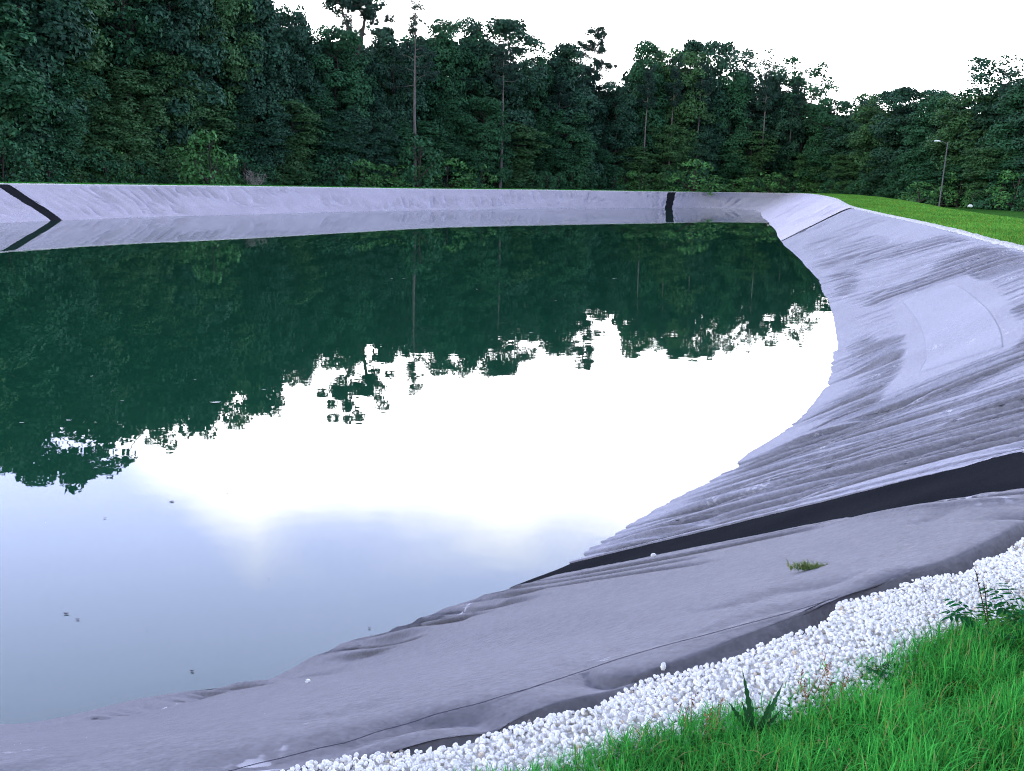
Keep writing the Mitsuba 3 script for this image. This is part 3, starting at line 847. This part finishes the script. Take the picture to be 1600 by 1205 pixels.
# the edge of the wood, left to right: name, kind, x of the trunk and y of the top in the photo, metres behind the edge, width, label
EDGE = [
    ('broadleaf_tree', 'round_a', -90, -140, 0, 14, None),
    ('broadleaf_tree', 'dome_a', 15, -170, 2, 14, 'huge dark broadleaf tree at the left edge, rising out of the picture'),
    ('broadleaf_tree', 'vine_a', 92, -70, -2, 9, 'dark vine-hung tree second from the left edge, above the slanting black gap'),
    ('broadleaf_tree', 'thin_a', 178, -135, 2, 11, 'tallest dark tree of the left wood, its reflection reaching farthest down the water'),
    ('broadleaf_tree', 'round_b', 258, -95, 0, 12, 'dense dark tree left of the bright green bush, top out of the picture'),
    ('broadleaf_tree', 'dome_b', 330, -60, 2, 11, 'dark broadleaf tree standing straight behind the bright green bush'),
    ('broadleaf_tree', 'cone_a', 392, -45, 0, 10, 'dark tree behind the bare twiggy shrub, top out of the picture'),
    ('broadleaf_tree', 'round_b', 448, 0, 3, 9.5, 'dark tree whose right flank borders the first patch of sky'),
    ('broadleaf_tree', 'round_a', 525, 36, 0, 10, 'dense rounded tree below the bare forked stem'),
    ('old_tree', 'open_a', 556, -62, 4, 10, 'tall old tree with a leaning dark forked stem against the sky'),
    ('broadleaf_tree', 'round_b', 612, 44, 1, 10, 'rounded tree just right of the narrow gap of sky'),
    ('pine_tree', 'pine_c', 650, -4, -8, 7, 'tall pine with a long pale bare trunk and a wispy top reaching the upper edge'),
    ('broadleaf_tree', 'cone_b', 690, 27, 2, 9, 'leafy tree right of the pale pine trunk, with sky showing through its top'),
    ('broadleaf_tree', 'thin_a', 722, 33, 5, 9, 'thin-topped tree between the pale pine and the big dome-shaped tree'),
    ('broadleaf_tree', 'dome_a', 780, 27, 3, 14, 'large dome-topped tree standing highest in the middle of the wood'),
    ('pine_tree', 'pine_b', 786, 62, -9, 5.5, 'pine with a straight slender trunk in front of the dome-topped tree'),
    ('broadleaf_tree', 'round_a', 838, 84, 2, 8, 'lower tree in the dip right of the dome-topped tree'),
    ('broadleaf_tree', 'cone_a', 886, 64, 0, 12, 'broad dense dark tree left of the lone sparse pine'),
    ('pine_tree', 'pine_a', 932, 38, 6, 7.5, 'lone sparse pine with layered branches standing out against the sky'),
    ('broadleaf_tree', 'round_b', 962, 122, 1, 9, 'low tree in the notch of sky right of the sparse pine'),
    ('broadleaf_tree', 'cone_b', 1012, 61, 1, 10, 'pointed tree right of the deep notch of sky'),
    ('broadleaf_tree', 'dome_b', 1064, 74, 0, 12, 'left one of two broad trees above the dark gap in the far bank'),
    ('broadleaf_tree', 'dome_a', 1102, 58, 2, 12, 'right and taller one of two broad trees above the dark gap in the far bank'),
    ('broadleaf_tree', 'round_a', 1146, 108, 0, 10, 'lower tree between the two broad trees and the ragged tree'),
    ('broadleaf_tree', 'thin_b', 1186, 72, 2, 11, 'ragged open-topped tree above the far right corner of the pond'),
    ('broadleaf_tree', 'round_b', 1222, 108, 0, 10, 'lower tree between the two ragged open-topped trees'),
    ('broadleaf_tree', 'thin_a', 1258, 86, 2, 12, 'last tall ragged tree before the skyline drops to the right'),
    ('broadleaf_tree', 'round_a', 1302, 150, 0, 11, 'low tree where the skyline drops, behind the top of the berm'),
    ('broadleaf_tree', 'round_b', 1345, 146, 2, 11, 'low tree second after the drop of the skyline'),
    ('broadleaf_tree', 'dome_b', 1388, 140, 0, 11, 'rounded low tree left of the lamp post'),
    ('broadleaf_tree', 'dome_a', 1432, 134, 3, 12, 'highest of the low trees left of the lamp post'),
    ('broadleaf_tree', 'round_a', 1478, 142, 4, 11, 'tree directly behind the lamp post'),
    ('broadleaf_tree', 'dome_b', 1524, 143, 3, 11, 'tree behind the small white rock'),
    ('broadleaf_tree', 'thin_b', 1572, 84, 6, 10, 'tall open tree at the right edge with sky showing through its sparse top'),
    ('broadleaf_tree', 'vine_b', 1606, 118, 0, 9, 'dark tree cut by the right edge of the picture'),
    ('broadleaf_tree', 'round_b', 1680, 60, 0, 12, None), ('broadleaf_tree', 'dome_a', 1780, 40, 2, 12, None), ('broadleaf_tree', 'round_a', 1880, 30, 0, 12, None),
    ('broadleaf_tree', 'dome_b', -190, -120, 0, 14, None), ('broadleaf_tree', 'round_b', -300, -100, 0, 14, None),
]
SIDE = ('broadleaf_tree of the same wood standing just outside the picture').replace('_', ' ')
for name, kind, px, top, back, wd, lab in EDGE:
    tree_at(name, kind, px, top, forest_y(px) + back, wd * 1.06, lab or SIDE, 'pine' if name == 'pine_tree' else 'tree', None if lab else 'trees just outside the picture')
# slender pine trunks that show between the crowns
for px, top, back, lab in [(873, 118, -3, 'slim pine whose thin trunk shows low in the wood under the broad dark tree'), (1013, 100, -5, 'slim pine with a pale thin trunk in front of the pointed tree'),
                           (1054, 96, -5, 'slim pine, left one of the two trunks above the dark gap in the far bank'), (1096, 92, -5, 'slim pine, right one of the two trunks above the dark gap in the far bank'),
                           (1202, 104, -6, 'slim pine with a long pale trunk above the far right corner'), (1241, 118, -4, 'slim pine with a short visible trunk left of the berm top')]:
    tree_at('slim_pine', 'pine_b', px, top, forest_y(px) + back, 5, lab, 'pine')
sil_x = [e[2] for e in EDGE]; o = np.argsort(sil_x)
sil_x, sil_y = np.array(sil_x)[o], np.array([e[3] for e in EDGE])[o]
rng = np.random.default_rng(77)


def sil(px):                  # the lowest top nearby: trees behind must not rise above the skyline
    return max(np.interp(px + k, sil_x, sil_y) for k in (-22, 0, 22))


FILL = ['fill_a', 'fill_b', 'fill_c']
NEARFILL = ['round_a', 'round_b', 'dome_b', 'vine_b', 'vine_a']


def part_of_wood(px):
    return 'left' if px < 480 else 'middle' if px < 1290 else 'right'

for row, (back, lower, step) in enumerate([(-4, 95, 46), (9, 30, 36), (22, 18, 34)]):
    px = -320 + 11 * row
    while px < 1900:
        hz = 282 + 0.025 * (px - 800)
        top = sil(px) + (lower + rng.uniform(0, 26)) * (1.2 if px < 480 else 1.0)
        top = min(top, hz - 40)
        if row == 0: top = min(hz - 55, max(top, hz - rng.uniform(90, 190)))
        tree_at('wood_tree', (FILL if row else NEARFILL)[rng.integers(3 if row else 5)], px, top, forest_y(px) + back + rng.uniform(-2, 3), rng.uniform(9.5, 12.5) * (0.8 if row == 0 else 1),
                f'dark green tree filling the {part_of_wood(px)} of the wood behind its front trees' if row else f'lower dark green tree filling the edge of the wood in its {part_of_wood(px)} stretch', 'tree', (f'trees inside the {part_of_wood(px)} of the wood' if row else f'lower trees along the {part_of_wood(px)} edge of the wood'))
        px += step * rng.uniform(0.8, 1.2)
# shrubs along the edge of the wood
px = -300
while px < 1900:
    y = forest_y(px) - rng.uniform(6, 12)
    t = at_y(px, 290, y)
    hgt = rng.uniform(2.6, 6.0)
    plant('edge_shrub', ['bush_b', 'bush_c', 'bush_b', 'bush_a'][rng.integers(4)], (t[0], t[1], Z_LOW - 0.1), hgt, hgt * rng.uniform(0.9, 1.4), rng.uniform(0, 360), f'green shrub in the undergrowth along the {part_of_wood(px)} edge of the wood', 'shrub', f'shrubs along the {part_of_wood(px)} edge of the wood')
    px += rng.uniform(14, 24)
for px, top, y, wd, kind, lab in [(655, 206, 156, 8, 'bush_b', 'tall dark green bush hiding the foot of the pale pine trunk'), (325, 200, 124, 7, 'bush_a', 'bright green bush left of the bare twiggy shrub'), (700, 245, 166, 9, 'bush_a', 'bright green bush low at the middle of the far bank'),
                                  (1085, 247, 198, 11, 'bush_a', 'wide light green bush right of the dark gap in the far bank'), (610, 255, 155, 8, 'bush_a', 'low yellow-green bush left of the pale pine trunk'), (1440, 282, 158, 6, 'bush_a', 'low green bush left of the lamp post')]:
    t = at_y(px, top, y)
    plant('bright_bush', kind, (t[0], t[1], Z_LOW - 0.1), t[2] - Z_LOW, wd, 40 * len(lab), lab, 'bush')

# ------------------------------------------------------------------ small things
def bare_shrub(px, py, y, h):
    rng = np.random.default_rng(9)
    b = at_y(px, py, y); b[2] = Z_LOW
    h = h + 0.6
    parts = []
    for k in range(16):
        a = rng.uniform(0, 2 * np.pi); r = rng.uniform(0.15, 0.55) * h
        e = np.array([math.cos(a) * r, math.sin(a) * r, h * rng.uniform(0.6, 1.0)])
        parts.append(limb(np.zeros(3), e, 0.03, 0.014, rng, 0.07, 6, 5))
        for q in range(4):
            m = e * rng.uniform(0.45, 0.95)
            parts.append(limb(m, m + rng.normal(0, 0.22 * h, 3) * [1, 1, .5] + [0, 0, .1 * h], 0.016, 0.008, rng, 0.05, 4, 4))
    v, f = join(parts)
    key = numbered('bare_shrub')
    scene[key] = ply((v + b, f), 'm_twig', smooth=True)
    tag(key, 'bare pale twiggy shrub at the foot of the left wood', 'shrub')


bare_shrub(398, 285, 124, 2.4)

# lamp post behind the berm
lt, lb = at_y(1481, 222, 140), at_y(1475, 321, 140)
lb = np.array([lt[0] - 0.25, lt[1], Z_LOW - 0.1])
key = 'street_lamp'
tag(key, 'thin grey lamp post with a white lamp head before the right wood', 'lamp post')
scene[key + '__pole'] = ply(tube(np.linspace(lb, lt, 6), np.linspace(0.10, 0.065, 6), 10), 'm_pole', smooth=True)
arm_end = lt + [-1.15, -0.1, 0.05]
scene[key + '__arm'] = ply(tube([lt + [0, 0, -0.35], lt + [-0.4, 0, -0.1], lt + [-0.8, -0.05, 0.02], arm_end], 0.035, 8), 'm_pole', smooth=True)
hd = trimesh.creation.icosphere(subdivisions=3)
hv = np.array(hd.vertices); hv[:, 2] = np.where(hv[:, 2] < 0, hv[:, 2] * 0.45, hv[:, 2])
scene[key + '__lamp_head'] = ply((hv * [0.45, 0.22, 0.16] + arm_end + [-0.3, 0, 0], np.array(hd.faces)), 'm_white', smooth=True)
tag(key + '__lamp_head', 'white oval lamp head')

rk = at_z(1516, 321, Z_LOW + 0.35)
v_, f_ = stone_shape(np.random.default_rng(4), 3)
rk = at_y(1516, 322, 122); rk[2] = at_y(1516, 322, 122)[2]
scene['white_rock'] = ply((v_ * [0.27, 0.22, 0.20] + rk, f_), 'm_white', smooth=True)
tag('white_rock', 'small white rock on the grass in front of the right wood', 'rock')

# single stones and a grass tuft on the cloth
for px, py, r, lab in [(1019, 867, 0.035, 'white pebble lying on the wide black gap in the near bank'), (482, 1065, 0.022, 'tiny white pebble on the near fabric above the waterline')]:
    p = on_liner(px, py)
    r = r * 0.7
    key = numbered('pebble')
    v_, f_ = stone_shape(np.random.default_rng(px), 2)
    scene[key] = ply((v_ * r + p + [0, 0, r * 0.4], f_), 'm_white', smooth=True)
    tag(key, lab, 'pebble')
rng = np.random.default_rng(31)
n = 240
p0 = on_liner(1265, 887)
off = np.clip(rng.normal(0, 1, (n, 2)), -1.7, 1.7) * [0.052, 0.018]
root = p0 + np.c_[off, np.full(n, 0.002)]
col = np.where(rng.random((n, 1)) < 0.3, [[0.30, 0.28, 0.12]], [[0.11, 0.20, 0.05]]) * rng.uniform(0.7, 1.3, (n, 1))
V, Fc, C = blades(root, rng.uniform(0.02, 0.055, n), np.full(n, 0.0022), np.abs(rng.normal(1.1, 0.3, n)), rng.uniform(0, 6.28, n), rng, col, 4)
scene['grass_tuft'] = ply((V, Fc), 'm_blade', color=C)
tag('grass_tuft', 'small tuft of cut grass lying on the near fabric panel', 'grass tuft', kind='stuff')


def leaflet(base, tip, width, nrm, col, k=6, teeth=0.0, rng=None):
    t = np.linspace(0, 1, k)
    ax = tip - base
    side = np.cross(ax, nrm); side /= np.linalg.norm(side) + 1e-9
    nr = np.cross(side, ax); nr /= np.linalg.norm(nr) + 1e-9
    prof = np.sin(np.pi * np.clip(t, 0, 1) ** 0.7) * width
    if teeth: prof = prof * (1 + teeth * np.where(np.arange(k) % 2, 1, -1))
    mid = base + ax * t[:, None] - nr * (0.15 * np.linalg.norm(ax) * t ** 2)[:, None]
    v = np.concatenate([mid - side * prof[:, None] + nr * 0.1 * prof[:, None], mid, mid + side * prof[:, None] + nr * 0.1 * prof[:, None]])
    f = []
    for i in range(k - 1):
        for o_ in (0, k):
            f += [[o_ + i, o_ + k + i, o_ + k + i + 1], [o_ + i, o_ + k + i + 1, o_ + i + 1]]
    return v, np.array(f), np.tile(col, (3 * k, 1))


def put(key, parts, mat):
    V, Fc, C, at = [], [], [], 0
    for v, f, c in parts:
        V.append(v); Fc.append(f + at); C.append(c); at += len(v)
    scene[key] = ply((np.vstack(V), np.vstack(Fc)), mat, color=np.vstack(C))


# feathery weed at the right, on the edge of the gravel
def fern_weed(px, py, size, seed, label, n_fronds=8, stalk=True):
    rng = np.random.default_rng(seed)
    b = at_z(px, py, 2.74)
    key = numbered('feathery_weed')
    lf, st = [], []
    for k in range(n_fronds):
        a = 2 * np.pi * k / n_fronds + rng.normal(0, .3)
        L = size * rng.uniform(0.7, 1.1)
        t = np.linspace(0, 1, 9)[:, None]
        out = np.array([math.cos(a), math.sin(a), 0])
        p = b + out * (L * 0.75 * t) + np.array([0, 0, 1.0]) * (L * (0.95 * t - 0.5 * t ** 2))
        v, f = tube(p, np.linspace(0.0018, 0.0006, 9), 5)
        st.append((v, f, np.tile([0.04, 0.09, 0.03], (len(v), 1))))
        sd = np.array([-math.sin(a), math.cos(a), 0])
        for q in range(2, 9):
            for sg in (-1, 1):
                ll = size * 0.26 * (1 - 0.55 * abs(q - 4.5) / 4.5) * rng.uniform(0.8, 1.2)
                tip = p[q] + (sd * sg + out * 0.55 + np.array([0, 0, rng.uniform(-.35, .1)])) * ll * 0.8
                lf.append(leaflet(p[q], tip, ll * 0.17, np.array([0, 0, 1.0]), np.array([0.018, 0.12, 0.035]) * rng.uniform(0.7, 1.3), 5))
        lf.append(leaflet(p[8], p[8] + (out + [0, 0, -0.3]) * size * 0.2, size * 0.03, np.array([0, 0, 1.0]), np.array([0.02, 0.12, 0.035]), 5))
    if stalk:
        for dx, dz in ((-0.10, 1.15), (-0.05, 0.95)):
            e = b + np.array([dx * size * 3.2, 0.03, size * dz])
            v, f = tube(b + (e - b) * np.linspace(0, 1, 6)[:, None], np.linspace(0.0025, 0.0012, 6), 6)
            st.append((v, f, np.tile([0.05, 0.04, 0.025], (len(v), 1))))
            for q in range(9):
                c = b + (e - b) * (0.72 + 0.28 * q / 9)
                st.append(leaflet(c, c + rng.normal(0, 0.006, 3) + [0, 0, 0.012], 0.0025, np.array([1.0, 0, 0]), np.array([0.06, 0.045, 0.03]), 4))
    tag(key, label, 'weed')
    put(key + '__leaves', lf, 'm_blade')
    put(key + '__stems', st, 'm_debris')


fern_weed(1548, 1000, 0.20, 1, 'feathery green weed with thin brown stalks leaning over the gravel at the right', 9)
fern_weed(1604, 985, 0.20, 2, 'feathery green weed cut by the right edge of the picture', 8, False)
fern_weed(1372, 1055, 0.07, 3, 'tiny leafy weed sprouting at the grass edge left of the feathery weed', 7, False)

# spiky dark weed in the middle of the grass edge
rng = np.random.default_rng(12)
b = at_z(1178, 1150, 2.74)
key = 'spiky_weed'
tag(key, 'dark spiky weed with toothed upright leaves at the edge of the grass', 'weed')
for k, (dx, dy, L) in enumerate([(-0.03, 0.0, 0.185), (0.10, 0.02, 0.165), (-0.13, 0.03, 0.11), (0.05, -0.06, 0.13), (0.15, -0.03, 0.10), (-0.06, -0.05, 0.12)]):
    ax = np.array([dx, dy, 0.17]); ax /= np.linalg.norm(ax)
    lf = leaflet(b + [0, 0, -0.01], b + ax * L, 0.0085, np.array([0.2, -1.0, 0.2]), np.array([0.022, 0.085, 0.028]) * rng.uniform(0.7, 1.2), 17, 0.35)
    put(numbered(key + '__leaf'), [lf], 'm_blade')

# reddish dry seed stalks beside it
for px, py, nst, lab in [(1275, 1092, 9, 'reddish dry grass stalks between the spiky weed and the feathery weed'), (1100, 1150, 5, 'few dry stalks on the gravel left of the spiky weed')]:
    b = at_z(px, py, 2.75)
    parts = []
    for k in range(nst):
        o_ = b + np.array([rng.normal(0, 0.06), rng.normal(0, 0.02), 0])
        e = o_ + np.array([rng.normal(0, 0.035), rng.normal(0, 0.02), rng.uniform(0.05, 0.12)])
        v, f = tube(o_ + (e - o_) * np.linspace(0, 1, 5)[:, None] + np.array([rng.normal(0, 0.01), 0, 0]) * (np.linspace(0, 1, 5) ** 2)[:, None], np.linspace(0.0014, 0.0007, 5), 5)
        c = np.array([0.26, 0.12, 0.07]) * rng.uniform(0.7, 1.3)
        parts.append((v, f, np.tile(c, (len(v), 1))))
        for q in range(5):
            p = e + (o_ - e) * 0.09 * q
            parts.append(leaflet(p, p + rng.normal(0, 0.007, 3) + [0, 0, 0.006], 0.002, np.array([0, -1.0, 0]), c * 1.1, 4))
    key = numbered('dry_stalks')
    put(key, parts, 'm_debris')
    tag(key, lab, 'dry grass')

# dead leaves and seeds floating on the water
rng = np.random.default_rng(40)
for px, py, ln, ht, lab, grp, col in (
        [(336, 629, 22, 6, 'largest pale leaf floating on the dark reflection of the left wood', None, (0.45, 0.50, 0.42))] +
        [(x, y, l, 4, 'pale speck of leaf floating on the dark tree reflection', 'pale leaves floating on the water', (0.42, 0.48, 0.42)) for x, y, l in
         [(631, 436, 7), (612, 435, 6), (34, 661, 10), (107, 657, 12), (143, 588, 6), (191, 626, 7), (412, 609, 9), (305, 594, 6), (830, 520, 10), (960, 436, 9), (570, 600, 6), (868, 470, 6), (745, 452, 6), (355, 770, 5)]] +
        [(x, y, l, 4, 'dark speck of leaf floating on the blue sky reflection', 'dark leaves floating on the water', (0.06, 0.05, 0.06)) for x, y, l in
         [(103, 959, 10), (121, 968, 8), (268, 784, 11), (164, 810, 6), (300, 1049, 9), (577, 982, 7), (145, 705, 8), (230, 985, 4), (420, 905, 4)]]):
    c = at_z(px, py, 0.006)
    L = ln / F * np.linalg.norm(c - EYE) * 0.38
    a = rng.uniform(-0.5, 0.5)
    k = 10
    th = np.linspace(0, 2 * np.pi, k, endpoint=False)
    ex, ey = L * np.cos(th), L * 0.55 * np.sin(th) * (1 + 0.3 * np.cos(th)) + 0.1 * L * rng.normal(size=k)
    top_ = np.c_[c[0] + ex * math.cos(a) - ey * math.sin(a), c[1] + ex * math.sin(a) + ey * math.cos(a), np.full(k, 0.010) + 0.10 * L * np.cos(th) ** 2]
    v = np.vstack([[c + [0, 0, 0.004]], top_])
    f = np.array([[0, 1 + i, 1 + (i + 1) % k] for i in range(k)])
    key = numbered('floating_leaf')
    scene[key] = ply((v, f), 'm_debris', color=np.tile(col, (len(v), 1)))
    tag(key, lab, 'floating leaf', grp)
